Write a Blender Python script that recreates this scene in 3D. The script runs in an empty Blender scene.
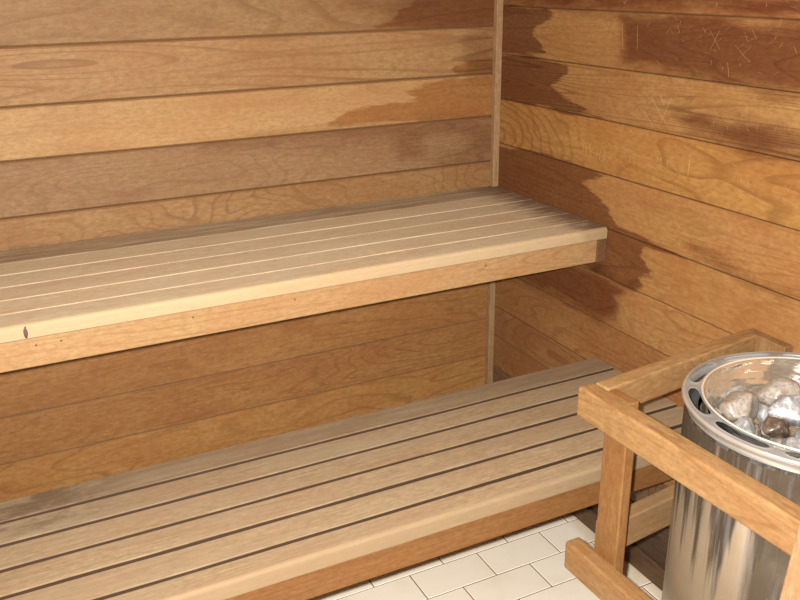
import bpy, bmesh, math, random
from mathutils import Vector, Matrix, noise

S = bpy.context.scene
COL = S.collection

# ------------------------------------------------------------------ camera
cam_d = bpy.data.cameras.new('camera')
cam = bpy.data.objects.new('camera', cam_d)
COL.objects.link(cam)
S.camera = cam
cam_d.sensor_width = 36.0
cam_d.lens = 857.454 * 36.0 / 800.0
cam_d.clip_start = 0.02
CC = Vector((-1.39139, -2.18476, 1.49222))
CR = Vector((0.897058, -0.441711, -0.013347))
CU = Vector((0.168000, 0.312940, 0.934797))
CF = Vector((0.408733, 0.840809, -0.354933))
m = Matrix.Identity(4)
for i in range(3):
    m[i][0] = CR[i]; m[i][1] = CU[i]; m[i][2] = -CF[i]; m[i][3] = CC[i]
cam.matrix_world = m

# ------------------------------------------------------------------ light and exposure
w = bpy.data.worlds.new('world'); S.world = w; w.use_nodes = True
w.node_tree.nodes['Background'].inputs[0].default_value = (1.0, 0.85, 0.65, 1)
w.node_tree.nodes['Background'].inputs[1].default_value = 0.02

def area(name, loc, target, size, power, color, shape='DISK', size_y=None):
    d = bpy.data.lights.new(name, 'AREA'); d.shape = shape; d.size = size
    if size_y: d.size_y = size_y
    d.energy = power; d.color = color
    o = bpy.data.objects.new(name, d); COL.objects.link(o)
    o.location = loc
    o.rotation_euler = (Vector(target) - Vector(loc)).to_track_quat('-Z', 'Y').to_euler()
    return o
# the camera's own flash, a few centimetres above the lens
area('flash_light', CC + CU * 0.016 - CR * 0.030 + CF * 0.02, CC + CF * 2 + Vector((-0.05, 0, 0.1)), 0.022, 80.0, (1.0, 0.90, 0.82))
# warm ambient fill added overhead; no lamp fixture is known there
area('ambient_fill_light', (-1.2, -1.5, 2.02), (-1.1, -1.3, 0), 0.22, 8.0, (1.0, 0.84, 0.66))
S.view_settings.view_transform = 'Standard'
S.view_settings.look = 'None'
S.view_settings.gamma = 1.0
S.view_settings.exposure = 0.08
S.view_settings.use_curve_mapping = False

# ------------------------------------------------------------------ tagging helpers
def tag(o, label=None, cat=None, group=None, kind=None):
    if label: o['label'] = label
    if cat: o['category'] = cat
    if group: o['group'] = group
    if kind: o['kind'] = kind
    return o

def empty(name, loc, rz=0.0):
    o = bpy.data.objects.new(name, None); COL.objects.link(o)
    o.location = loc; o.rotation_euler = (0, 0, rz); o.empty_display_size = 0.05
    return o

def link(name, bm, mats, parent=None, smooth=False, keep_world=True):
    me = bpy.data.meshes.new(name)
    bm.normal_update(); bm.to_mesh(me); bm.free()
    if not isinstance(mats, (list, tuple)): mats = [mats]
    for mt in mats: me.materials.append(mt)
    if smooth:
        for p in me.polygons: p.use_smooth = True
    o = bpy.data.objects.new(name, me); COL.objects.link(o)
    if parent is not None:
        o.parent = parent
        if keep_world:
            o.matrix_parent_inverse = (Matrix.Translation(parent.location) @ parent.rotation_euler.to_matrix().to_4x4()).inverted()
    return o

def box_bm(x0, x1, y0, y1, z0, z1, bev=0.002, seg=2, bm=None, mat=None):
    """a bevelled timber; mat is an optional matrix"""
    b = bmesh.new()
    vs = [b.verts.new((x, y, z)) for x in (x0, x1) for y in (y0, y1) for z in (z0, z1)]
    for f in ((0, 1, 3, 2), (4, 6, 7, 5), (0, 4, 5, 1), (2, 3, 7, 6), (0, 2, 6, 4), (1, 5, 7, 3)):
        b.faces.new([vs[i] for i in f])
    bmesh.ops.recalc_face_normals(b, faces=b.faces)
    if bev: bmesh.ops.bevel(b, geom=list(b.edges), offset=bev, segments=seg, affect='EDGES', profile=0.5)
    if mat is not None: b.transform(mat)
    if bm is None: return b
    me = bpy.data.meshes.new('t'); b.to_mesh(me); b.free(); bm.from_mesh(me); bpy.data.meshes.remove(me)
    return bm

# ------------------------------------------------------------------ materials
class NT:
    def __init__(self, name):
        self.m = bpy.data.materials.new(name); self.m.use_nodes = True
        self.t = self.m.node_tree; self.n = self.t.nodes
        self.b = self.n['Principled BSDF']
    def new(self, typ, **kw):
        n = self.n.new(typ)
        for k, v in kw.items(): setattr(n, k, v)
        return n
    def l(self, a, b): self.t.links.new(a, b)
    def math(self, op, a, b=None, c=None, clamp=False):
        n = self.new('ShaderNodeMath', operation=op, use_clamp=clamp)
        for i, v in enumerate((a, b, c)):
            if v is None: continue
            if isinstance(v, (int, float)): n.inputs[i].default_value = v
            else: self.l(v, n.inputs[i])
        return n.outputs[0]
    def ramp(self, v, lo, hi, a=0.0, b=1.0, smooth=False):
        n = self.new('ShaderNodeMapRange'); n.clamp = True
        if smooth: n.interpolation_type = 'SMOOTHSTEP'
        self.l(v, n.inputs[0])
        for i, q in zip((1, 2, 3, 4), (lo, hi, a, b)): n.inputs[i].default_value = q
        return n.outputs[0]
    def mix(self, f, a, b, blend='MIX'):
        n = self.new('ShaderNodeMix', data_type='RGBA', blend_type=blend)
        n.clamp_factor = True
        if isinstance(f, (int, float)): n.inputs[0].default_value = f
        else: self.l(f, n.inputs[0])
        for i, v in ((6, a), (7, b)):
            if isinstance(v, (tuple, list)): n.inputs[i].default_value = (*v[:3], 1)
            else: self.l(v, n.inputs[i])
        return n.outputs[2]
    def noise(self, vec, scale=1.0, detail=2.0, rough=0.5, dist=0.0):
        n = self.new('ShaderNodeTexNoise'); n.inputs['Scale'].default_value = scale
        n.inputs['Detail'].default_value = detail; n.inputs['Roughness'].default_value = rough
        n.inputs['Distortion'].default_value = dist
        self.l(vec, n.inputs['Vector']); return n.outputs['Fac']
    def mapping(self, src, scale, loc=(0, 0, 0), rot=(0, 0, 0)):
        n = self.new('ShaderNodeMapping'); n.inputs['Scale'].default_value = scale
        n.inputs['Location'].default_value = loc; n.inputs['Rotation'].default_value = rot
        self.l(src, n.inputs['Vector']); return n.outputs[0]
    def attr(self, name):
        n = self.new('ShaderNodeAttribute'); n.attribute_name = name; return n.outputs['Fac']

def axis_scale(axis, along, across):
    s = [across] * 3; s['XYZ'.index(axis)] = along; return tuple(s)

def wood(name, light, dark, axis='X', seed=0.0, fig=0.35, rings=26.0, figs=(1.1, 7.0), fibre=0.35, blotch=0.4,
         stains=(), rough=0.62, weather=None, edge=None, tilt=0.0, spots=0.0, spec=0.3, bump=0.25, extra=None, grime=0.0, mottle=0.6, worn=None, grime_col=(0.06, 0.033, 0.016)):
    """plain-sawn timber: contour figure + fibres + blotches; stains = [(attribute, colour, strength, mode)]"""
    t = NT(name)
    co = t.new('ShaderNodeTexCoord').outputs['Object']
    off = (seed * 1.7 + 3.1, seed * 2.3 + 1.3, seed * 3.1 + 0.7)
    rot = [0, 0, 0]
    if tilt: rot[1 if axis == 'X' else 0] = tilt
    base = t.mapping(co, (1, 1, 1), off, tuple(rot))
    pf = t.mapping(base, axis_scale(axis, *figs))
    n1 = t.noise(pf, 1.0, 1.6, 0.45, 0.15)
    saw = t.math('FRACT', t.math('MULTIPLY', n1, rings))
    line = t.ramp(saw, 0.66, 0.96, 0, 1, True)
    line2 = t.ramp(saw, 0.96, 1.0, 1, 0)
    ringm = t.math('MULTIPLY', line, line2)
    fm = t.noise(t.mapping(base, axis_scale(axis, 2.2, 4)), 1.0, 2, 0.5)
    ringm = t.math('MULTIPLY', ringm, t.ramp(fm, 0.35, 0.62, 0.25, 1))
    fib = t.noise(t.mapping(base, axis_scale(axis, 9, 330)), 1.0, 3, 0.6)
    fibm = t.ramp(fib, 0.38, 0.66)
    blo = t.noise(t.mapping(base, axis_scale(axis, 1.6, 8)), 1.0, 4, 0.55)
    blom = t.ramp(blo, 0.34, 0.68)
    f = t.math('ADD', t.math('MULTIPLY', ringm, fig), t.math('ADD', t.math('MULTIPLY', fibm, fibre), t.math('MULTIPLY', blom, blotch)))
    c = t.mix(t.math('MULTIPLY', f, 1.0, clamp=True), light, dark)
    c = t.mix(t.math('MULTIPLY', ringm, min(1.0, fig * 1.3)), c, [q * 0.55 for q in dark])
    # mottled handling marks, isotropic
    mo = t.noise(t.mapping(base, axis_scale(axis, 55, 120)), 1.0, 5, 0.75)
    c = t.mix(t.ramp(mo, 0.36, 0.66, 0.0, mottle), c, [q * 0.62 for q in dark], 'MIX')
    big = t.noise(t.mapping(base, axis_scale(axis, 5, 12), (2, 7, 4)), 1.0, 4, 0.6)
    c = t.mix(t.ramp(big, 0.42, 0.70, 0.0, 0.42), c, (dark[0] * 0.95, dark[1] * 0.72, dark[2] * 0.70))
    if weather:
        wc, ws, lo, hi = weather
        wn = t.noise(t.mapping(base, axis_scale(axis, 2.5, 14)), 1.0, 5, 0.6)
        c = t.mix(t.math('MULTIPLY', t.ramp(wn, lo, hi), ws), c, wc)
        c = t.mix(t.math('MULTIPLY', fibm, ws * 0.35), c, [q * 0.6 for q in wc])
    if spots:
        sp = t.noise(t.mapping(base, axis_scale(axis, 60, 110), (5, 5, 5)), 1.0, 2, 0.5)
        c = t.mix(t.ramp(sp, 0.72, 0.78, 0, spots), c, (0.09, 0.04, 0.02))
    jag = t.noise(t.mapping(base, axis_scale(axis, 7, 75)), 1.0, 3, 0.65)
    soft = t.noise(t.mapping(base, axis_scale(axis, 6, 30)), 1.0, 4, 0.6)
    for an, sc, st, mode in stains:
        a = t.attr(an)
        if mode == 'sharp':      # signed distance in metres, negative inside
            d = t.math('ADD', a, t.math('MULTIPLY', t.math('SUBTRACT', jag, 0.5), 0.035))
            msk = t.ramp(d, -0.0035, 0.0025, st, 0)
        else:
            d = t.math('ADD', a, t.math('MULTIPLY', t.math('SUBTRACT', soft, 0.5), 0.09))
            msk = t.ramp(d, -0.035, 0.022, st, 0, True)
        c = t.mix(msk, c, sc, 'MULTIPLY')
    if extra: c = extra(t, co, base, c)
    if worn:                 # the front edge, rubbed back to fresh wood
        c = t.mix(t.ramp(t.math('ADD', t.attr('worn'), t.math('MULTIPLY', t.math('SUBTRACT', soft, 0.5), 0.8)), 0.3, 0.7, 0, 0.68, True), c, worn)
    if grime:                # dirt packed in grooves and edges; on upper slats, darkening against flash glare
        g = t.math('ADD', t.attr('groove'), t.math('MULTIPLY', t.math('SUBTRACT', soft, 0.5), 0.9))
        c = t.mix(t.ramp(g, 0.25, 0.95, 0, grime, True), c, grime_col)
    t.l(c, t.b.inputs['Base Color'])
    t.b.inputs['Roughness'].default_value = rough
    t.b.inputs['Specular IOR Level'].default_value = spec
    bp = t.new('ShaderNodeBump'); bp.inputs['Strength'].default_value = bump; bp.inputs['Distance'].default_value = 0.0012
    t.l(t.math('ADD', fib, t.math('MULTIPLY', ringm, 0.25)), bp.inputs['Height'])
    t.l(bp.outputs[0], t.b.inputs['Normal'])
    return t.m

def plain(name, col, rough=0.6, metal=0.0, spec=0.5, coat=0.0):
    t = NT(name)
    co = t.new('ShaderNodeTexCoord').outputs['Object']
    n = t.noise(t.mapping(co, (30, 30, 30)), 1.0, 3, 0.6)
    c = t.mix(t.ramp(n, 0.3, 0.7, 0, 0.35), col, [q * 0.7 for q in col])
    t.l(c, t.b.inputs['Base Color'])
    t.b.inputs['Roughness'].default_value = rough; t.b.inputs['Metallic'].default_value = metal
    t.b.inputs['Specular IOR Level'].default_value = spec
    return t.m

STAINS = {
'b1': [(-0.401, 1.358), (-0.362, 1.373), (-0.329, 1.39), (-0.317, 1.408), (-0.281, 1.42), (-0.274, 1.503), (0.013, 1.5), (0.012, 1.344)],
'b2': [(-0.155, 1.248), (-0.119, 1.254), (-0.08, 1.26), (0.015, 1.261), (0.017, 1.21), (-0.145, 1.225)],
'b3': [(-0.161, 1.216), (-0.226, 1.202), (-0.317, 1.187), (-0.267, 1.164), (-0.376, 1.153), (-0.487, 1.145), (-0.547, 1.112), (0.028, 1.09), (0.017, 1.21)],
'b4': [(-0.167, 1.074), (-0.093, 1.091), (0.017, 1.088), (0.022, 0.958), (-0.203, 0.976), (-0.143, 0.993), (-0.092, 1.018), (-0.143, 1.049)],
'bs1': [(-0.888, 1.103), (-0.533, 1.105), (-0.16, 1.108), (-0.059, 1.106), (-0.023, 1.026), (-0.226, 1.059), (-0.259, 1.005), (-0.323, 0.997), (-0.354, 1.057), (-0.622, 1.06), (-0.892, 1.068)],
'bs2': [(-0.114, 1.344), (0.012, 1.339), (0.017, 1.199), (-0.112, 1.206)],
'bs3': [(-0.518, 1.445), (0.015, 1.447), (0.019, 1.344), (-0.318, 1.351)],
'r1': [(0.027, 1.404), (-0.223, 1.405), (-0.273, 1.387), (-0.19, 1.361), (-0.159, 1.342), (-0.203, 1.318), (-0.237, 1.287), (0.021, 1.277)],
'r2': [(0.02, 1.274), (-0.149, 1.278), (-0.335, 1.269), (-0.333, 1.246), (-0.262, 1.211), (-0.326, 1.187), (-0.503, 1.154), (-0.308, 1.146), (-0.216, 1.151), (0.014, 1.146)],
'r3': [(0.036, 1.006), (-0.126, 1.021), (-0.318, 1.028), (-0.523, 1.016), (-0.497, 1.006), (-0.41, 0.978), (-0.453, 0.966), (-0.511, 0.945), (-0.541, 0.923), (-0.58, 0.888), (0.029, 0.859)],
'r4': [(0.029, 0.865), (-0.532, 0.9), (-0.578, 0.901), (-0.673, 0.895), (-0.759, 0.891), (-0.83, 0.878), (-0.732, 0.876), (-0.663, 0.867), (-0.658, 0.848), (-0.686, 0.828), (-0.723, 0.811), (-0.662, 0.79), (-0.691, 0.763), (-0.641, 0.754), (-0.516, 0.759), (0.024, 0.751)],
'r5': [(0.023, 0.732), (-0.515, 0.764), (-0.641, 0.752), (-0.6, 0.712), (-0.599, 0.657), (-0.531, 0.618), (0.019, 0.634)],
's1': [(-0.511, 1.412), (-1.022, 1.408), (-1.086, 1.406), (-1.112, 1.27), (-0.792, 1.275), (-0.54, 1.283)],
's2': [(-0.679, 1.209), (-0.8, 1.217), (-0.964, 1.204), (-1.125, 1.2), (-1.135, 1.146), (-0.922, 1.147), (-0.778, 1.167)],
's3': [(-0.817, 0.905), (-0.896, 0.913), (-0.975, 0.907), (-1.01, 0.891), (-1.116, 0.893), (-1.185, 0.887), (-1.019, 0.881), (-0.932, 0.885)],
's4': [(0.042, 1.143), (-0.217, 1.14), (-0.225, 1.031), (0.036, 1.003)],
's5': [(0.002, 1.447), (-1.076, 1.456), (-1.086, 1.403), (0.0, 1.402)],
}
SCRATCHES = [
[(-0.414, 1.051), (-0.414, 1.072), (-0.427, 1.072), (-0.428, 1.055), (-0.414, 1.051)],
[(-0.436, 1.081), (-0.443, 1.067), (-0.451, 1.051)],
[(-0.457, 1.081), (-0.447, 1.062), (-0.44, 1.04)],
[(-0.462, 1.065), (-0.474, 1.061), (-0.469, 1.047)],
[(-0.484, 1.076), (-0.481, 1.049)],
[(-0.484, 1.076), (-0.496, 1.075)],
[(-0.481, 1.049), (-0.493, 1.048)],
[(-0.502, 1.077), (-0.499, 1.046)],
[(-0.533, 1.077), (-0.52, 1.065), (-0.524, 1.055), (-0.542, 1.047)],
[(-0.526, 1.062), (-0.539, 1.078)],
[(-0.544, 1.08), (-0.581, 1.07), (-0.557, 1.06), (-0.54, 1.065), (-0.544, 1.08)],
[(-0.557, 1.06), (-0.581, 1.045)],
[(-0.549, 1.061), (-0.562, 1.07)],
[(-0.592, 1.088), (-0.626, 1.092)],
[(-0.595, 1.087), (-0.593, 1.063), (-0.617, 1.064)],
[(-0.594, 1.076), (-0.615, 1.078)],
[(-0.669, 1.077), (-0.669, 1.096), (-0.687, 1.094), (-0.687, 1.08)],
[(-0.699, 1.094), (-0.695, 1.073)],
[(-0.719, 1.091), (-0.725, 1.068)],
[(-0.719, 1.091), (-0.786, 1.053)],
[(-0.787, 1.106), (-0.788, 1.07)],
[(-0.787, 1.118), (-0.786, 1.067)],
[(-0.915, 1.079), (-0.919, 1.094), (-0.932, 1.098), (-0.937, 1.083), (-0.926, 1.084)],
[(-0.961, 1.099), (-0.953, 1.091), (-0.955, 1.079), (-0.968, 1.082)],
[(-0.962, 1.073), (-0.974, 1.069)],
[(-0.888, 1.107), (-0.907, 1.118), (-0.92, 1.11)],
[(-1.043, 1.1), (-1.052, 1.09), (-1.058, 1.103)],
[(-1.07, 1.103), (-1.078, 1.099)],
[(-0.599, 1.183), (-0.687, 1.255)],
[(-0.578, 1.182), (-0.616, 1.17)],
[(-0.621, 1.193), (-0.664, 1.159)],
[(-0.561, 1.21), (-0.619, 1.211), (-0.64, 1.204)],
[(-0.65, 1.222), (-0.709, 1.164)],
[(-0.712, 1.229), (-0.681, 1.16)],
[(-0.676, 1.233), (-0.691, 1.211)],
[(-0.777, 1.223), (-0.79, 1.239)],
[(-0.685, 1.273), (-0.696, 1.263)],
[(-0.653, 1.22), (-0.666, 1.232)],
[(-0.53, 1.381), (-0.539, 1.319)],
[(-0.53, 1.381), (-0.573, 1.382)],
[(-0.552, 1.348), (-0.573, 1.349)],
[(-0.583, 1.377), (-0.589, 1.323)],
[(-0.688, 1.376), (-0.71, 1.382), (-0.719, 1.367), (-0.697, 1.364), (-0.688, 1.376)],
[(-0.805, 1.376), (-0.838, 1.339)],
[(-0.832, 1.378), (-0.811, 1.337)],
[(-0.897, 1.376), (-0.915, 1.382), (-0.927, 1.366), (-0.906, 1.36), (-0.897, 1.376)],
[(-0.876, 1.351), (-0.919, 1.32)],
[(-0.92, 1.354), (-0.887, 1.323)],
[(-0.862, 1.316), (-0.87, 1.287)]]

# ------------------------------------------------------------------ board walls
def seg_sdf(px, pz, poly):
    best = 1e9; inside = False; n = len(poly)
    for i in range(n):
        ax, az = poly[i]; bx, bz = poly[(i + 1) % n]
        dx, dz = bx - ax, bz - az
        L = dx * dx + dz * dz
        q = max(0.0, min(1.0, ((px - ax) * dx + (pz - az) * dz) / L)) if L else 0.0
        d = (px - ax - q * dx) ** 2 + (pz - az - q * dz) ** 2
        if d < best: best = d
        if (az > pz) != (bz > pz) and px < (bx - ax) * (pz - az) / (bz - az) + ax: inside = not inside
    d = math.sqrt(best)
    return -d if inside else d

def board_wall(name, axis, joints, top, lo, hi, mats, stain_map, flip=False, gap=0.0028, bev=0.0035, step_z=0.012, step_a=0.012, soft_edge=0.55, tight=()):
    """horizontal boards from z=0 to top; joints = z of the joints; axis 'X': wall in plane y=0, 'Y': in plane x=0.
    The groove between two boards is a real V with a dark slot; depth goes into the wall."""
    bm = bmesh.new()
    names = sorted(stain_map)
    lays = {a: bm.verts.layers.float.new(a) for a in names}; gl = bm.verts.layers.float.new('groove')
    zs = [0.0] + sorted(joints) + [top]
    na = max(2, int((hi - lo) / step_a)); As = [lo + (hi - lo) * i / na for i in range(na + 1)]
    def P(a, z, d): return (a, d, z) if axis == 'X' else (d, a, z)
    for bi in range(len(zs) - 1):
        z0, z1 = zs[bi], zs[bi + 1]
        # profile (z, depth) rising: slot, lower board's bevel, face, upper bevel
        g = gap * (0.5 + 1.0 * ((bi * 37) % 11) / 11.0)
        bv = bev
        if bi in tight: g = 0.0004; bv = 0.0015
        prof = [(z0 + g * .5, 0.010), (z0 + g * .5, bv * 0.8), (z0 + g * .5 + bv, 0.0)]
        nz = max(2, int((z1 - z0) / step_z))
        prof.append((z0 + 0.007, 0.0))
        for k in range(1, nz): prof.append((z0 + 0.007 + (z1 - z0 - 0.014) * k / nz, 0.0))
        prof.append((z1 - 0.007, 0.0))
        prof += [(z1 - g * .5 - bv, 0.0), (z1 - g * .5, bv * 0.8), (z1 - g * .5, 0.010), (z1 + gap, 0.0102)]
        rows = []
        for z, d in prof:
            row = []
            for a in As:
                v = bm.verts.new(P(a, z, d)); row.append(v)
                v[gl] = 1.0 if d > 0.001 else (soft_edge if min(z - z0, z1 - z) < 0.0062 else 0.0)
                if names and -1.25 < a < 0.01:
                    for nm in names:
                        v[lays[nm]] = min(seg_sdf(a, z, q) for q in stain_map[nm])
                else:
                    for nm in names: v[lays[nm]] = 1.0
            rows.append(row)
        for r in range(len(rows) - 1):
            for c in range(na):
                f = bm.faces.new((rows[r][c], rows[r][c + 1], rows[r + 1][c + 1], rows[r + 1][c]) if axis == 'X' else
                                 (rows[r][c + 1], rows[r][c], rows[r + 1][c], rows[r + 1][c + 1]))
                f.material_index = bi
    # make it a solid panel: backing plane behind the slots
    o = link(name, bm, mats)
    tag(o, kind='structure')
    return o

TAN = (0.34, 0.215, 0.095); TAND = (0.23, 0.125, 0.045)
BJ = [0.066, 0.193, 0.321, 0.451, 0.580, 0.705, 0.834, 0.9622, 1.0965, 1.2195, 1.3515, 1.482, 1.61, 1.74, 1.87, 2.0]
st_back = [('sA', (0.72, 0.54, 0.38), 1.0, 'sharp'), ('soft', (0.66, 0.54, 0.46), 0.8, 'soft')]
UB = ((0.305, 0.160, 0.054), (0.20, 0.088, 0.026)); TB = ((0.28, 0.178, 0.076), (0.20, 0.108, 0.038))
bspec = [UB + (0.3, 20, (1.1, 7)), UB + (0.3, 20, (1.1, 7)), ((0.36, 0.20, 0.066), (0.25, 0.115, 0.032), 0.35, 18, (1.6, 6)),
    UB + (0.3, 22, (1.0, 9)), UB + (0.3, 22, (1.0, 9)), UB + (0.3, 22, (1.0, 9)), TB + (0.3, 22, (1.0, 9)),
    ((0.285, 0.180, 0.078), (0.19, 0.098, 0.035), 0.30, 16, (3.2, 6)),   # wavy figure just above the high bench
    ((0.255, 0.162, 0.078), (0.175, 0.096, 0.042), 0.35, 16, (1.6, 8)),  # greyer board
    ((0.37, 0.245, 0.110), (0.28, 0.165, 0.062), 0.18, 10, (0.8, 6)),
    ((0.30, 0.190, 0.084), (0.22, 0.120, 0.045), 0.50, 30, (0.35, 6)),
    ((0.250, 0.158, 0.070), (0.18, 0.098, 0.036), 0.30, 12, (1.0, 5)),
    TB + (0.3, 18, (1.1, 7)), TB + (0.3, 18, (1.1, 7)), TB + (0.3, 18, (1.1, 7)), TB + (0.3, 18, (1.1, 7)), TB + (0.3, 18, (1.1, 7))]
backm = [wood('cedar_board_back', l, d, 'X', 1.0 + 1.37 * i, fg, rg, fs, stains=st_back, spots=0.7 if i in (8,) else 0.0, blotch=0.35, grime=0.75, grime_col=(0.14, 0.075, 0.032))
         for i, (l, d, fg, rg, fs) in enumerate(bspec)]
wall_back = board_wall('wall_back', 'X', BJ, 2.1, -1.9, 0.0, backm,
    {'sA': [STAINS[k] for k in ('b1', 'b2', 'b3')], 'soft': [STAINS[k] for k in ('b4', 'bs1', 'bs2', 'bs3')]}, tight=(2, 3, 4, 5), gap=0.0008, bev=0.0038, soft_edge=0.65)

RJ = [0.09, 0.18, 0.29, 0.3968, 0.4971, 0.6286, 0.7537, 0.8815, 1.0181, 1.1488, 1.2747, 1.4046, 1.535, 1.665, 1.795, 1.925]
st_right = [('sA', (0.47, 0.36, 0.34), 1.0, 'sharp'), ('soft', (0.40, 0.26, 0.24), 0.95, 'soft')]
R1 = ((0.34, 0.196, 0.072), (0.235, 0.112, 0.034)); R2 = ((0.29, 0.150, 0.055), (0.195, 0.086, 0.027)); R3 = ((0.30, 0.178, 0.066), (0.21, 0.10, 0.031))
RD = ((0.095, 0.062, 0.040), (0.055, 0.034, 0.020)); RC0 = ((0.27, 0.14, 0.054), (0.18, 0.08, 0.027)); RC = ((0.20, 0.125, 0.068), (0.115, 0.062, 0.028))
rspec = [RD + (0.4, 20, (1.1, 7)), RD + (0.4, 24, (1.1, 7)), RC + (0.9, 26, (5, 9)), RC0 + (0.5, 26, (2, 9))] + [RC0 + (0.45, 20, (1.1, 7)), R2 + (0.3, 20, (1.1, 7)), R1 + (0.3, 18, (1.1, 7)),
         R1 + (0.3, 14, (0.9, 6)),          # 0.75-0.88
         R1 + (0.35, 26, (0.5, 9)),         # 0.88-1.018
         ((0.35, 0.198, 0.062), (0.24, 0.115, 0.030), 0.35, 13, (1.6, 5)),   # 1.018-1.149 arched figure
         R3 + (0.75, 60, (0.35, 7)),        # 1.149-1.275 straight grain
         R3 + (0.3, 20, (0.9, 7)), R2 + (0.3, 20, (1, 7)), R2 + (0.3, 20, (1, 7)), R2 + (0.3, 20, (1, 7)), R2 + (0.3, 20, (1, 7)), R2 + (0.3, 20, (1, 7))]
def arches(t, co, base, c):
    sx = t.new('ShaderNodeSeparateXYZ'); t.l(co, sx.inputs[0])
    n = t.noise(t.mapping(co, (1, 5, 9)), 1, 2, 0.5)
    yy = t.math('MULTIPLY', t.math('SUBTRACT', sx.outputs[1], 0.06), t.math('SUBTRACT', sx.outputs[1], 0.06))
    z0 = t.math('MULTIPLY', t.math('SUBTRACT', sx.outputs[2], 1.045), 2.8)
    d = t.math('SQRT', t.math('ADD', yy, t.math('MULTIPLY', z0, z0)))
    d = t.math('ADD', d, t.math('MULTIPLY', n, 0.16))
    saw = t.math('FRACT', t.math('MULTIPLY', d, 21.0))
    ln = t.math('MULTIPLY', t.ramp(saw, 0.55, 0.9, 0, 1, True), t.ramp(saw, 0.93, 1.0, 1, 0))
    ln = t.math('MULTIPLY', ln, t.ramp(sx.outputs[1], -0.50, -0.28, 0, 0.45))
    return t.mix(ln, c, (0.10, 0.045, 0.015))
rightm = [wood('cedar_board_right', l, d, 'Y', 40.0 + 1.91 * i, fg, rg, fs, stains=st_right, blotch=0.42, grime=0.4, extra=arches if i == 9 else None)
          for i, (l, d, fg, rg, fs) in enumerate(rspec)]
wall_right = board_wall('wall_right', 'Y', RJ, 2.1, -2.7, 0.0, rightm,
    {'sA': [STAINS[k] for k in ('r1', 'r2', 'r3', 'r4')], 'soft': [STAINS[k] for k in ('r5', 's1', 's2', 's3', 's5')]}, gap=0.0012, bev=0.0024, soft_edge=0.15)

# the other two walls and the ceiling, never in the frame but they close the room
def plank_wall(name, pts_of, length, height, mat, n=16):
    bm = bmesh.new()
    for k in range(n):
        z0 = height * k / n + 0.0012; z1 = height * (k + 1) / n - 0.0012
        x = [pts_of(a, z, d) for a in (0, length) for z in (z0, z1) for d in (0.0, 0.018)]
        vs = [bm.verts.new(p) for p in x]
        for f in ((0, 1, 3, 2), (4, 6, 7, 5), (0, 4, 5, 1), (2, 3, 7, 6), (0, 2, 6, 4), (1, 5, 7, 3)): bm.faces.new([vs[i] for i in f])
    bmesh.ops.recalc_face_normals(bm, faces=bm.faces)
    bmesh.ops.bevel(bm, geom=list(bm.edges), offset=0.002, segments=1, affect='EDGES')
    return tag(link(name, bm, mat), kind='structure')
wl = wood('cedar_left', TAN, TAND, 'Y', 80); wf = wood('cedar_front', TAN, TAND, 'X', 83); wc = wood('cedar_ceiling', TAN, TAND, 'X', 86)
plank_wall('wall_left', lambda a, z, d: (-1.9 - d, -a, z), 2.7, 2.1, wl)
plank_wall('wall_front', lambda a, z, d: (-a, -2.7 - d, z), 1.9, 2.1, wf)
plank_wall('ceiling', lambda a, z, d: (-a, -z, 2.1 + d), 1.9, 2.7, wc, 20)

# ------------------------------------------------------------------ tiled floor
def tile_floor():
    TX, TY, TL, TW, G = -0.5599, -0.5087, 0.2067, 0.1047, 0.0027
    bm = bmesh.new()
    # grout bed
    vs = [bm.verts.new(p) for p in ((-1.9, -2.7, -0.0016), (0, -2.7, -0.0016), (0, 0, -0.0016), (-1.9, 0, -0.0016))]
    f = bm.faces.new(vs); f.material_index = 1
    rnd = random.Random(4)
    lay = bm.verts.layers.float.new('tone')
    for j in range(-6, 22):
        y1 = TY - TW * j; y0 = y1 - TW
        if y0 > 0 or y1 < -2.7: continue
        for i in range(-9, 5):
            x0 = TX + TL * (i + 0.5 * (j % 2)); x1 = x0 + TL
            a0, a1 = max(x0 + G / 2, -1.9), min(x1 - G / 2, 0.0)
            b0, b1 = max(y0 + G / 2, -2.7), min(y1 - G / 2, 0.0)
            if a1 - a0 < 0.004 or b1 - b0 < 0.004: continue
            tone = rnd.random(); h = rnd.uniform(-0.0003, 0.0003)
            e = 0.0014
            q = [bm.verts.new(p) for p in ((a0, b0, -0.0016), (a1, b0, -0.0016), (a1, b1, -0.0016), (a0, b1, -0.0016),
                 (a0 + e, b0 + e, h), (a1 - e, b0 + e, h), (a1 - e, b1 - e, h), (a0 + e, b1 - e, h))]
            for v in q: v[lay] = tone
            bm.faces.new(q[4:8])
            for k in range(4): bm.faces.new((q[k], q[(k + 1) % 4], q[4 + (k + 1) % 4], q[4 + k]))
    t = NT('cream_tile')
    co = t.new('ShaderNodeTexCoord').outputs['Object']
    c = t.mix(t.attr('tone'), (0.87, 0.84, 0.71), (0.91, 0.88, 0.76))
    n = t.noise(t.mapping(co, (9, 9, 9)), 1, 4, 0.6)
    c = t.mix(t.ramp(n, 0.5, 0.8, 0, 0.25), c, (0.60, 0.50, 0.34))
    # grime that collects at the foot of the right wall
    sx = t.new('ShaderNodeSeparateXYZ'); t.l(co, sx.inputs[0])
    gm = t.math('ADD', sx.outputs[0], t.math('MULTIPLY', n, 0.06))
    c = t.mix(t.ramp(gm, -0.03, 0.02, 0, 0.5), c, (0.42, 0.29, 0.13))
    t.l(c, t.b.inputs['Base Color']); t.b.inputs['Roughness'].default_value = 0.38
    return tag(link('floor', bm, [t.m, plain('grout', (0.13, 0.07, 0.028), 0.9)]), kind='structure')
tile_floor()

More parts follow.
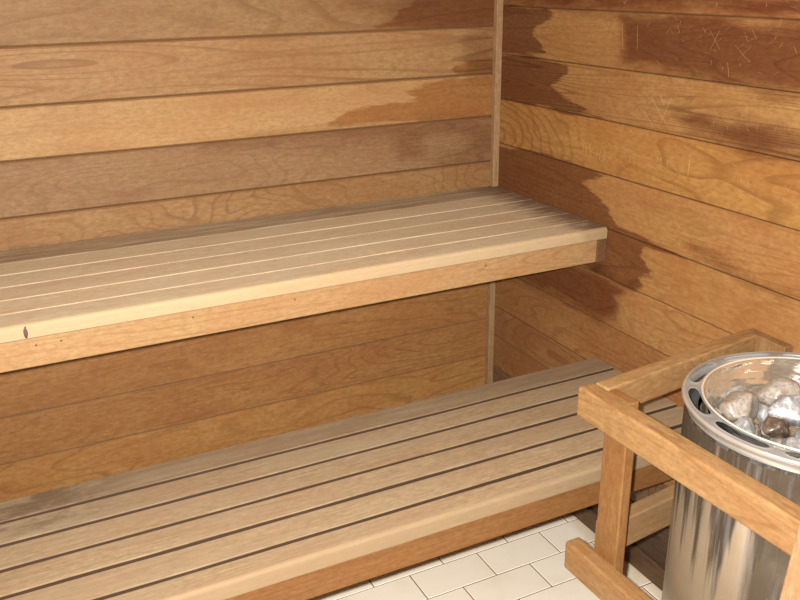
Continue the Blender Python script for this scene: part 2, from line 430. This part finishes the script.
# corner batten and baseboard
bat = wood('batten_wood', (0.32, 0.22, 0.12), (0.22, 0.135, 0.06), 'Z', 21, fig=0.15)
b = box_bm(-0.021, -0.0005, -0.019, -0.0005, 0.0, 2.1, 0.0015)
tag(link('trim_1', b, bat), kind='structure')
bb = wood('baseboard_wood', (0.13, 0.08, 0.045), (0.07, 0.04, 0.022), 'Y', 22, fig=0.3, rough=0.5)
b = box_bm(-0.013, -0.0005, -2.69, -0.02, 0.0, 0.062, 0.004)
tag(link('baseboard_right', b, bb), kind='structure')

# scratched initials and marks in the right wall
scr = plain('bare_scratched_wood', (0.34, 0.205, 0.083), 0.8)
def scratch(pts, wd=0.0007):
    bm = bmesh.new(); rnd = random.Random(int(abs(pts[0][0]) * 1000))
    P = []
    for i in range(len(pts) - 1):
        (a0, b0), (a1, b1) = pts[i], pts[i + 1]
        for k in range(4):
            t_ = k / 4; P.append((a0 + (a1 - a0) * t_ + rnd.uniform(-.0005, .0005), b0 + (b1 - b0) * t_ + rnd.uniform(-.0005, .0005)))
    P.append(pts[-1])
    prev = None
    for i, p in enumerate(P):
        q = P[min(i + 1, len(P) - 1)]; r = P[max(i - 1, 0)]
        dx, dz = q[0] - r[0], q[1] - r[1]; L = math.hypot(dx, dz) or 1
        wv = wd * (0.25 + 0.75 * math.sin(math.pi * (i + 0.6) / (len(P) + 0.2))) * 0.5
        nx, nz = -dz / L * wv, dx / L * wv
        cur = (bm.verts.new((-0.0002, p[0] + nx, p[1] + nz)), bm.verts.new((-0.0007, p[0], p[1])), bm.verts.new((-0.0002, p[0] - nx, p[1] - nz)))
        if prev:
            for k in range(2): bm.faces.new((prev[k], cur[k], cur[k + 1], prev[k + 1]))
        prev = cur
    bmesh.ops.recalc_face_normals(bm, faces=bm.faces)
    return bm
sm = bmesh.new()
rs = random.Random(8)
tangle = []
for _ in range(110):      # the tangle of faint strokes on the darkest boards
    y_, z_ = rs.uniform(-1.12, -0.50), rs.choice((rs.uniform(1.29, 1.395), rs.uniform(1.29, 1.395), rs.uniform(1.415, 1.45), rs.uniform(1.17, 1.26)))
    a_, l_ = rs.uniform(0, math.pi), rs.uniform(0.008, 0.026)
    tangle.append([(y_, z_), (y_ + l_ * 0.5 * math.cos(a_ + 0.08), z_ + l_ * 0.35 * math.sin(a_ + 0.08)), (y_ + l_ * math.cos(a_), z_ + l_ * 0.7 * math.sin(a_))])
for s_ in [q for q in SCRATCHES if q[0][1] < 1.285]:
    b_ = scratch(s_); me_ = bpy.data.meshes.new('t'); b_.to_mesh(me_); b_.free(); sm.from_mesh(me_); bpy.data.meshes.remove(me_)
so = link('scratched_letters', sm, scr, wall_right)
tm = bmesh.new()
for s_ in tangle + [q for q in SCRATCHES if q[0][1] >= 1.285]:
    b_ = scratch(s_); me_ = bpy.data.meshes.new('t'); b_.to_mesh(me_); b_.free(); tm.from_mesh(me_); bpy.data.meshes.remove(me_)
tag(link('scratch_tangle', tm, plain('old_scratched_wood', (0.24, 0.135, 0.058), 0.8), wall_right), 'faint tangle of old scratches', kind='stuff')
so['label'] = 'pale letters and crossed lines scratched into the boards'

# ------------------------------------------------------------------ benches
def bench_slat_mat(nm, seed, light, dark, grey, gs, wet_end=0.0, back_dark=0.0, **kw):
    def extra(t, co, base, c):
        sx = t.new('ShaderNodeSeparateXYZ'); t.l(co, sx.inputs[0])
        n = t.noise(t.mapping(base, (14, 70, 40)), 1, 4, 0.65)
        if wet_end:      # black mildew creeping in from the ends against the right wall
            d = t.math('ADD', sx.outputs[0], t.math('MULTIPLY', t.math('SUBTRACT', n, 0.5), 0.22))
            c = t.mix(t.ramp(d, -0.14, -0.01, 0, wet_end, True), c, (0.13, 0.08, 0.05))
        if nm[0] == 'l':     # black blotches at the left end of the step bench
            n3 = t.noise(t.mapping(base, (11, 26, 20), (1, 4, 2)), 1, 4, 0.7)
            lf = t.math('MULTIPLY', t.ramp(sx.outputs[0], -1.42, -1.15, 1, 0, True), t.ramp(sx.outputs[1], -0.72, -0.58, 0, 1, True))
            c = t.mix(t.math('MULTIPLY', t.ramp(n3, 0.46, 0.60), t.math('MULTIPLY', lf, 0.75)), c, (0.06, 0.04, 0.025))
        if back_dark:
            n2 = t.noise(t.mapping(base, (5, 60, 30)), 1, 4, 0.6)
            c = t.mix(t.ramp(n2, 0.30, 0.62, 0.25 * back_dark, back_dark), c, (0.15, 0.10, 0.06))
        return c
    return wood(nm, light, dark, 'X', seed, fig=0.18, rings=24, figs=(0.7, 12), fibre=0.5, blotch=0.6, mottle=0.65,
                weather=(grey, gs, 0.35, 0.6), rough=0.7, extra=extra, grime=0.8 if nm[0] == 'u' else 1.0, grime_col=(0.16, 0.10, 0.055) if nm[0] == 'u' else (0.05, 0.028, 0.015), **kw)  # upper slat edges darkened to soften the flash glare on them

def slat_bm(x0, x1, y0, y1, z0, z1, rf=0.004, rb=0.004, nose=None):
    """slat with rounded long edges, slightly worn and uneven; y0 < y1 (y0 is the front)"""
    prof = []
    R = nose or rf
    for k in range(7):
        a = math.pi / 2 * k / 6; prof.append((y0 + R - R * math.cos(a) * 1.0, z1 - R + R * math.sin(a)))
    for k in range(5):
        a = math.pi / 2 * k / 4; prof.append((y1 - rb + rb * math.sin(a), z1 - rb + rb * math.cos(a)))
    prof += [(y1, z0 + 0.002), (y1 - 0.002, z0), (y0 + 0.002, z0), (y0, z0 + 0.002)]
    n = 60; bm = bmesh.new(); rows = []; gl = bm.verts.layers.float.new('groove')
    gv = [1.0 if (p[1] < z1 - 0.0022) else (0.5 if p[1] < z1 - 0.0004 else 0.0) for p in prof]
    wl_ = bm.verts.layers.float.new('worn'); wv = [1.0 if (nose and p[0] < y0 + 0.0085) else 0.0 for p in prof]
    if nose: gv = [0.0 if p[0] < y0 + 0.02 else g for p, g in zip(prof, gv)]
    for i in range(n + 1):
        x = x0 + (x1 - x0) * i / n
        dz = 0.0009 * noise.noise(Vector((x * 3, y0 * 20, 0))); dy = 0.0009 * noise.noise(Vector((x * 5, y0 * 30, 9)))
        rows.append([bm.verts.new((x, p[0] + dy, p[1] + dz)) for p in prof])
    m_ = len(prof)
    for row in rows:
        for v, g, q_ in zip(row, gv, wv): v[gl] = g; v[wl_] = q_
    for i in range(n):
        for j in range(m_): bm.faces.new((rows[i][j], rows[i + 1][j], rows[i + 1][(j + 1) % m_], rows[i][(j + 1) % m_]))
    bm.faces.new(rows[0][::-1]); bm.faces.new(rows[-1])
    bmesh.ops.recalc_face_normals(bm, faces=bm.faces)
    return bm

WG = (0.48, 0.445, 0.335)
def build_bench(name, label, joints, zt, th, fas, gap, yf, seed, legs, upper):
    root = empty(name, (-0.95, (joints[0] + yf) / 2, 0 if not upper else zt - th - fas))
    tag(root, label, 'bench')
    XL = -1.895
    js = joints + [yf]
    for k in range(len(js) - 1):
        y1, y0 = js[k], js[k + 1]
        last = k == len(js) - 2
        if upper:
            mt = bench_slat_mat('upper_slat_wood', seed + k * 2.7, (0.62, 0.53, 0.355), (0.47, 0.375, 0.24), WG, 0.55,
                                wet_end=0.92, back_dark=0.7 if k == 0 else 0.0, worn=(0.31, 0.225, 0.118))
        else:
            mt = bench_slat_mat('lower_slat_wood', seed + k * 2.7, (0.385, 0.30, 0.185), (0.27, 0.195, 0.112), (0.265, 0.22, 0.15), 0.6 if k < 2 else 0.45,
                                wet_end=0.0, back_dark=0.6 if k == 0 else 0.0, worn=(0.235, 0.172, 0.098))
        bm = slat_bm(XL, -0.004, y0 + (gap / 2 if not last else 0), y1 - (gap / 2 if k else 0), zt - th, zt, 0.0024 if upper else 0.003, 0.0024, 0.009 if last else None)
        o = link('slat', bm, mt, root, smooth=False)
        if k == 0: o['label'] = 'darkly stained slat'
        if last and upper:
            # knot at the left end of the front slat
            kb = bmesh.new()
            bmesh.ops.create_uvsphere(kb, u_segments=12, v_segments=6, radius=1.0)
            for v in kb.verts: v.co *= 1 + 0.25 * noise.noise(v.co * 2)
            kb.transform(Matrix.Translation((-1.374, yf + 0.0008, zt - 0.016)) @ Matrix.Diagonal((0.0045, 0.0018, 0.012, 1)))
            kn = link('knot', kb, plain('dark_knot', (0.10, 0.045, 0.04), 0.7), o, smooth=True); kn['label'] = 'small dark knot'
    fx = -0.030 if upper else -0.006
    fm = wood('fascia_wood', (0.37, 0.265, 0.135) if upper else (0.225, 0.112, 0.038), (0.29, 0.17, 0.07) if upper else (0.155, 0.07, 0.020), 'X', seed + 31, fig=0.25,
              rings=20, figs=(0.8, 10), blotch=0.5)
    fo = link('fascia_board', box_bm(XL, fx, yf + 0.0045, yf + 0.034, zt - th - fas, zt - th - 0.0008, 0.002), fm, root)
    if upper:
        for x in (-1.36, -1.315, -1.06, -0.84, -0.36):
            nb = bmesh.new()
            bmesh.ops.create_cone(nb, cap_ends=True, segments=10, radius1=0.0022, radius2=0.0016, depth=0.0016,
                matrix=Matrix.Translation((x, yf + 0.0040, zt - th - 0.016)) @ Matrix.Rotation(math.pi / 2, 4, 'X'))
            link('nail_head', nb, plain('nail_rust', (0.12, 0.045, 0.02), 0.6), fo)
    dm = wood('bearer_wood', (0.17, 0.09, 0.045), (0.10, 0.05, 0.025), 'Y', seed + 40)
    link('wall_cleat', box_bm(-0.030 if upper else -0.040, -0.0010, yf + (0.002 if upper else 0.04), js[0] - 0.01, zt - th - fas - 0.001, zt - th - 0.001, 0.002), dm, root)
    for x in (-0.75, -1.3, -1.87):
        link('bearer', box_bm(x - 0.018, x + 0.018, yf + 0.036, js[0] - 0.01, zt - th - fas + 0.004, zt - th - 0.001, 0.002), dm, root)
    if upper:
        link('back_bearer', box_bm(XL, -0.032, -0.038, -0.004, zt - th - fas - 0.03, zt - th - fas + 0.002, 0.002), dm, root)
    if legs:
        for x in (-1.5, -1.87):
            for y in (yf + 0.10, js[0] - 0.06):
                link('leg', box_bm(x + 0.02, x + 0.055, y - 0.03, y + 0.03, 0.0005, zt - th - 0.002, 0.002), dm, root)
    return root

build_bench('upper_bench', 'high wooden sauna bench with pale grey slats against the back wall',
            [-0.006, -0.118, -0.205, -0.292, -0.378, -0.462], 0.8878, 0.0305, 0.0595, 0.003, -0.537, 120, False, True)
build_bench('lower_bench', 'low wooden sauna step bench with dark gaps between slats beside the tiles',
            [-0.5293, -0.6060, -0.6835, -0.7606, -0.8377, -0.9148], 0.5244, 0.036, 0.0595, 0.0100, -0.972, 160, True, False)

# ------------------------------------------------------------------ guard around the heater
GL, GD = (0.335, 0.215, 0.098), (0.22, 0.12, 0.042)
def gw(seed, axis, **kw):
    return wood('guard_timber', GL, GD, axis, seed, fig=0.35, rings=22, figs=(0.9, 14), blotch=0.45, **kw)
guard = empty('heater_guard', (-0.44, -1.12, 0.0)); tag(guard, 'orange-brown timber guard rails fixed round the steel sauna heater', 'guard rail')
def rail(name, p0, p1, th, z0, z1, mat, side=1, bev=0.004, z0b=None):
    """timber from p0 to p1 (2-D points on its outer face); th is laid to the given side"""
    d = Vector((p1[0] - p0[0], p1[1] - p0[1])); L = d.length; a = math.atan2(d.y, d.x)
    bm = box_bm(0, L, 0 if side > 0 else -th, th if side > 0 else 0, z0, z1, bev, 3)
    bmesh.ops.transform(bm, matrix=Matrix.Translation((p0[0], p0[1], 0)) @ Matrix.Rotation(a, 4, 'Z'), verts=bm.verts)
    return link(name, bm, mat, guard)
# long side, along the wall direction (outer face towards the camera side)
rail('top_rail', (-0.493, -1.068), (-0.479, -1.62), 0.037, 0.730, 0.790, gw(3, 'Y', tilt=0.0), 1, 0.005)
rail('bottom_rail', (-0.487, -1.052), (-0.476, -1.62), 0.037, 0.378, 0.442, gw(5, 'Y'), 1, 0.007)
# short side, out to the right wall
rail('top_rail', (-0.455, -1.0695), (-0.026, -1.0155), 0.034, 0.731, 0.7895, gw(7, 'X', spots=0.4), -1)
rail('bottom_rail', (-0.420, -1.060), (-0.026, -1.012), 0.034, 0.404, 0.474, gw(9, 'X', weather=((0.22, 0.165, 0.10), 0.4, 0.35, 0.6)), -1)
rail('post', (-0.455, -1.104), (-0.4540, -1.164), 0.023, 0.385, 0.788, wood('guard_post_timber', (0.27, 0.145, 0.052), (0.17, 0.078, 0.024), 'Z', 11, fig=0.4, rings=22, figs=(0.9, 14), blotch=0.5), 1, 0.003)
rail('wall_post', (-0.001, -1.0165), (-0.001, -1.120), 0.024, 0.36, 0.789, gw(13, 'Z', weather=((0.13, 0.06, 0.025), 0.4, 0.4, 0.6)), -1, 0.002)
# tall light post that carries the near end, on the outside
fpm = wood('new_timber', (0.38, 0.255, 0.14), (0.27, 0.155, 0.07), 'Z', 55, fig=0.4, rings=26, figs=(0.5, 16), blotch=0.3)
fb = box_bm(-0.5265, -0.4940, -1.600, -1.535, 0.0060, 0.95, 0.003)
fb.transform(Matrix.Translation((0, -0.0235, 0.691)) @ Matrix.Rotation(math.radians(4.0), 4, 'X') @ Matrix.Translation((0, 0, -0.691)))
fo_ = link('near_post', fb, fpm, guard); fo_['label'] = 'paler post at the near end'

# ------------------------------------------------------------------ heater
def steel(name, base=(0.62, 0.60, 0.56), rough=0.2, aniso=0.0, dirty=False, met=1.0, wavy=0.0):
    t = NT(name)
    co = t.new('ShaderNodeTexCoord').outputs['Object']
    t.b.inputs['Metallic'].default_value = 1.0
    c = None
    n = t.noise(t.mapping(co, (12, 12, 12)), 1, 4, 0.6)
    c = t.mix(t.ramp(n, 0.35, 0.7), base, [q * 0.75 for q in base])
    r = t.ramp(n, 0.3, 0.7, rough * 0.7, rough * 1.5)
    if met < 1.0: t.b.inputs['Metallic'].default_value = met
    if dirty:
        # water runs: streaks stretched downward, chalky deposit, brown scorch round the hot top
        sx = t.new('ShaderNodeSeparateXYZ'); t.l(co, sx.inputs[0])
        s = t.noise(t.mapping(co, (26, 26, 1.6)), 1, 4, 0.62)
        s2 = t.noise(t.mapping(co, (75, 75, 4.0), (3, 1, 2)), 1, 4, 0.7)
        sp = t.noise(t.mapping(co, (130, 130, 90)), 1, 3, 0.7)
        sc = t.math('ADD', sx.outputs[2], t.math('MULTIPLY', t.math('SUBTRACT', s, 0.5), 0.9))
        scm = t.ramp(sc, 0.56, 0.70, 0, 0.95, True)
        # near side darker: brown dirt, and a darkening that damps the flash highlight
        side = t.ramp(t.math('ADD', t.math('MULTIPLY', sx.outputs[1], -1.0), t.math('MULTIPLY', t.math('SUBTRACT', s, 0.5), 0.10)), 1.385, 1.435, 0, 1, True)
        drk = t.math('MAXIMUM', scm, t.math('MULTIPLY', side, 0.9))
        c = t.mix(drk, c, (0.034, 0.024, 0.015))
        lime = t.math('MULTIPLY', t.ramp(s2, 0.52, 0.66, 0, 1), t.ramp(sx.outputs[1], -1.37, -1.33, 1, 0.1))
        spk = t.ramp(sp, 0.64, 0.74, 0, 0.5)
        dep = t.math('MAXIMUM', t.math('MULTIPLY', lime, 0.5), spk)
        c = t.mix(dep, c, (0.15, 0.15, 0.15))
        t.l(t.math('MULTIPLY', t.ramp(dep, 0, 1, met, 0.25), t.ramp(drk, 0, 1, 1.0, 0.35)), t.b.inputs['Metallic'])
        t.l(t.ramp(drk, 0, 1, 0.5, 0.12), t.b.inputs['Specular IOR Level'])
        r = t.math('ADD', r, t.math('MULTIPLY', drk, 0.22))
        r = t.math('ADD', r, t.math('MULTIPLY', dep, 0.3))
    if wavy:
        bp = t.new('ShaderNodeBump'); bp.inputs['Strength'].default_value = 0.5; bp.inputs['Distance'].default_value = wavy
        t.l(t.noise(t.mapping(co, (16, 16, 40)), 1, 2, 0.5), bp.inputs['Height']); t.l(bp.outputs[0], t.b.inputs['Normal'])
    t.l(c, t.b.inputs['Base Color']); t.l(r, t.b.inputs['Roughness'])
    if aniso: t.b.inputs['Anisotropic'].default_value = aniso
    return t.m

HX, HY, HZ = -0.223, -1.348, 0.820
heater = empty('sauna_heater', (HX, HY, 0)); tag(heater, 'round stainless steel sauna heater full of stones behind the guard rails', 'heater')
def lathe(prof, seg=96, cap=False):
    bm = bmesh.new(); rings = []
    for r, z in prof:
        rings.append([bm.verts.new((HX + r * math.cos(2 * math.pi * i / seg), HY + r * math.sin(2 * math.pi * i / seg), z)) for i in range(seg)])
    for a, b in zip(rings, rings[1:]):
        for i in range(seg): bm.faces.new((a[i], a[(i + 1) % seg], b[(i + 1) % seg], b[i]))
    if cap: bm.faces.new(rings[-1])
    bmesh.ops.recalc_face_normals(bm, faces=bm.faces)
    return bm
body = link('body', lathe([(0.185, 0.05), (0.2025, 0.05), (0.2035, 0.055), (0.2035, 0.20), (0.2025, 0.202), (0.2025, 0.208), (0.2035, 0.21), (0.2035, 0.797), (0.200, 0.797), (0.200, 0.06)]),
            steel('brushed_steel_body', (0.34, 0.285, 0.20), 0.38, 0.2, True, 0.58), heater, smooth=True)
# rim: flat ring pierced by curved oval openings, each opening edged by a raised bead
RI, RO = 0.1765, 0.2075
def in_oval(r, a):
    pitch = math.radians(36); c0 = math.radians(114)
    d = (a - c0 + pitch / 2) % pitch - pitch / 2
    u = d / math.radians(14.6); v = (r - 0.1915) / 0.0100
    return (abs(u) ** 4 + abs(v) ** 2.4)
def rim_mesh():
    bm = bmesh.new(); seg = 720; rr = [RI + (RO - RI) * k / 24 for k in range(25)]
    V = []
    for r in rr:
        row = []
        for i in range(seg):
            a = 2 * math.pi * i / seg
            q = in_oval(r, a)
            z = HZ + 0.0010 * math.exp(-((q - 1.25) / 0.3) ** 2) - 0.001 * ((r - 0.1915) / 0.0155) ** 2
            row.append(bm.verts.new((HX + r * math.cos(a), HY + r * math.sin(a), z)))
        V.append(row)
    for k in range(24):
        rm = (rr[k] + rr[k + 1]) / 2
        for i in range(seg):
            am = 2 * math.pi * (i + 0.5) / seg
            if in_oval(rm, am) < 1.0: continue
            bm.faces.new((V[k][i], V[k][(i + 1) % seg], V[k + 1][(i + 1) % seg], V[k + 1][i]))
    for v in [v for v in bm.verts if not v.link_faces]: bm.verts.remove(v)
    bmesh.ops.recalc_face_normals(bm, faces=bm.faces)
    bmesh.ops.solidify(bm, geom=list(bm.faces), thickness=0.0015)
    return bm
rim = link('rim', rim_mesh(), steel('polished_rim', (0.38, 0.425, 0.44), 0.24, met=0.55), heater, smooth=False)
lip = [];
for k in range(13):
    a = math.pi * (0.5 - 1.0 * k / 12)
    lip.append((RO + 0.0035 * math.cos(a), HZ - 0.005 + 0.0045 * math.sin(a)))
link('rolled_lip', lathe([(RO - 0.001, HZ - 0.0008)] + lip + [(0.2035, HZ - 0.011), (0.2035, 0.790)]), steel('polished_lip', (0.62, 0.62, 0.60), 0.22, met=0.65), heater, smooth=True)
link('air_channel', lathe([(0.1985, 0.79), (0.1985, 0.770), (0.181, 0.770), (0.181, 0.79)]), plain('dark_grey_steel', (0.06, 0.065, 0.065), 0.8, 0.0, 0.1), heater, smooth=True)  # dark grey lining behind the oval openings
bowl = [(RI - 0.0002, HZ - 0.004), (RI + 0.0012, HZ - 0.0012), (RI - 0.0005, HZ + 0.0012), (RI - 0.003, HZ + 0.0008), (RI - 0.0045, HZ - 0.003), (0.1705, HZ - 0.016), (0.1665, HZ - 0.019),
        (0.1650, HZ - 0.034), (0.1605, HZ - 0.038), (0.158, HZ - 0.052), (0.150, HZ - 0.060), (0.140, HZ - 0.075), (0.110, HZ - 0.088), (0.02, HZ - 0.092)]
link('stone_bowl', lathe(bowl, cap=True), steel('polished_bowl', (0.80, 0.78, 0.68), 0.17, met=0.88, wavy=0.02), heater, smooth=True)
link('bead', lathe([(RI - 0.0006, HZ + 0.0002)] + [(RI + 0.0008 + 0.0021 * math.cos(q), HZ + 0.0008 + 0.0018 * math.sin(q)) for q in [math.pi * (1 - k / 8) for k in range(9)]]), steel('bright_bead', (0.80, 0.78, 0.72), 0.3, met=0.5), heater, smooth=True)
for k in range(3):
    a = 2 * math.pi * k / 3 + 0.4
    x, y = HX + 0.15 * math.cos(a), HY + 0.15 * math.sin(a)
    link('foot', box_bm(x - 0.02, x + 0.02, y - 0.02, y + 0.02, 0.0008, 0.056, 0.003), plain('black_foot', (0.03, 0.03, 0.03), 0.5), heater)

# ------------------------------------------------------------------ stones
def stone_mat(nm, c1, c2, c3, seed):
    t = NT(nm); co = t.new('ShaderNodeTexCoord').outputs['Object']
    b_ = t.mapping(co, (1, 1, 1), (seed, seed * 2, seed * 3))
    n = t.noise(t.mapping(b_, (38, 38, 38)), 1, 5, 0.65)
    n2 = t.noise(t.mapping(b_, (130, 130, 130)), 1, 3, 0.7)
    c = t.mix(t.ramp(n, 0.38, 0.62), c1, c2); c = t.mix(t.ramp(n2, 0.5, 0.68, 0, 0.7), c, c3)
    t.l(c, t.b.inputs['Base Color']); t.b.inputs['Roughness'].default_value = 0.34
    t.b.inputs['Coat Weight'].default_value = 0.35; t.b.inputs['Coat Roughness'].default_value = 0.18
    bp = t.new('ShaderNodeBump'); bp.inputs['Strength'].default_value = 0.6; bp.inputs['Distance'].default_value = 0.004
    t.l(n, bp.inputs['Height']); t.l(bp.outputs[0], t.b.inputs['Normal'])
    return t.m
MS = [stone_mat('pale_stone', (0.27, 0.285, 0.30), (0.13, 0.135, 0.14), (0.40, 0.42, 0.44), 1.0),
      stone_mat('speckled_stone', (0.30, 0.29, 0.27), (0.19, 0.155, 0.115), (0.12, 0.09, 0.065), 5.0),
      stone_mat('dark_stone', (0.09, 0.065, 0.045), (0.045, 0.033, 0.025), (0.16, 0.13, 0.10), 9.0)]
def stone(loc, r, mi, seed, label, sq=(1, 1, 1), rz=0.0, group='stones heaped in the heater bowl'):
    bm = bmesh.new(); bmesh.ops.create_icosphere(bm, subdivisions=4, radius=1.0)
    rnd = random.Random(seed)
    planes = [(Vector((rnd.gauss(0, 1), rnd.gauss(0, 1), rnd.gauss(0, 1))).normalized(), rnd.uniform(0.55, 0.82)) for _ in range(12)]
    for v in bm.verts:
        p = v.co.copy()
        for n_, d_ in planes:
            e = p.dot(n_) - d_
            if e > 0: p -= n_ * e * 0.85
        p *= 1 + 0.10 * noise.noise(p * 1.6 + Vector((seed, 0, 0))) + 0.035 * noise.noise(p * 5 + Vector((0, seed, 0)))
        v.co = Vector((p.x * sq[0], p.y * sq[1], p.z * sq[2])) * r
    o = link('sauna_stone', bm, MS[mi], None, smooth=True)
    o.location = loc; o.rotation_euler = (0, 0, rz)
    return tag(o, label, 'stone', group)
G = [((-0.2850, -1.2500, 0.782), 0.037, 1, 3, 'rounded speckled stone beside the bare left wall of the bowl', (1.15, 1, 0.8), 0.4),
 ((-0.1930, -1.2560, 0.790), 0.036, 1, 7, 'brown-speckled block-shaped stone topmost at the back of the heap', (1.3, 0.9, 0.75), -0.5),
 ((-0.2450, -1.3200, 0.802), 0.037, 0, 11, 'large pale grey glassy stone in the middle of the heap', (1.3, 1, 0.8), -0.3),
 ((-0.3000, -1.3440, 0.792), 0.025, 2, 14, 'small dark brown stone in front of the large pale one', (1.2, 0.9, 0.9), 0.2),
 ((-0.3300, -1.2400, 0.772), 0.018, 0, 19, 'smallest grey stone at the left edge of the heap', (1.2, 1, 0.8), 0.9),
 ((-0.3260, -1.3030, 0.778), 0.022, 0, 23, 'small pale stone between the speckled stone and the dark one', (1, 1, 0.9), 0.1),
 ((-0.2500, -1.3920, 0.794), 0.035, 0, 29, 'pale stone at the right edge of the photo, nearest the guard rail', (1.1, 1, 0.8), 1.1),
 ((-0.1650, -1.3200, 0.790), 0.033, 0, 31, 'pale stone at the right edge of the photo beside the block-shaped stone', (1.1, 1, 0.8), 1.7),
 ((-0.3180, -1.3950, 0.778), 0.027, 0, 37, 'pale stone against the front of the bowl, in front of the dark stone', (1.1, 1, 0.8), 0.7),
 ((-0.2350, -1.2080, 0.772), 0.022, 0, 41, 'small grey stone wedged behind the speckled stone', (1.1, 1, 0.8), 0.2)]
for a in G: stone(*a)
fill = [(-0.31, -1.398), (-0.281, -1.348), (-0.223, -1.348), (-0.31, -1.298), (-0.252, -1.298), (-0.194, -1.298), (-0.223, -1.248)]
fill_labels = ['low grey stone under the pale one against the front of the bowl', 'low speckled stone directly beneath the dark brown stone',
               'low grey stone buried under the right half of the large pale stone', 'low speckled stone under the small pale stone by the bowl wall',
               'low grey stone showing between the speckled stone and the large pale one', 'low speckled stone between the large pale stone and the block-shaped one',
               'low grey stone in the gap between the rounded speckled stone and the block-shaped one']
for i, (x, y) in enumerate(fill):
    stone((x, y, 0.757), 0.025, i % 2, 50 + i, fill_labels[i], (1.08, 1, 0.75), i)
for i, (x, y, z, r) in enumerate([(-0.130, -1.288, 0.782, 0.025), (-0.102, -1.345, 0.778, 0.033), (-0.168, -1.385, 0.788, 0.034), (-0.130, -1.404, 0.782, 0.025),
                                  (-0.190, -1.455, 0.780, 0.034), (-0.258, -1.468, 0.778, 0.028)]):
    stone((x, y, z), r, (i + 1) % 2, 90 + i, 'pale stone on the far side of the heap, past the right edge of the photo', (1.15, 1, 0.8), i * 0.7)
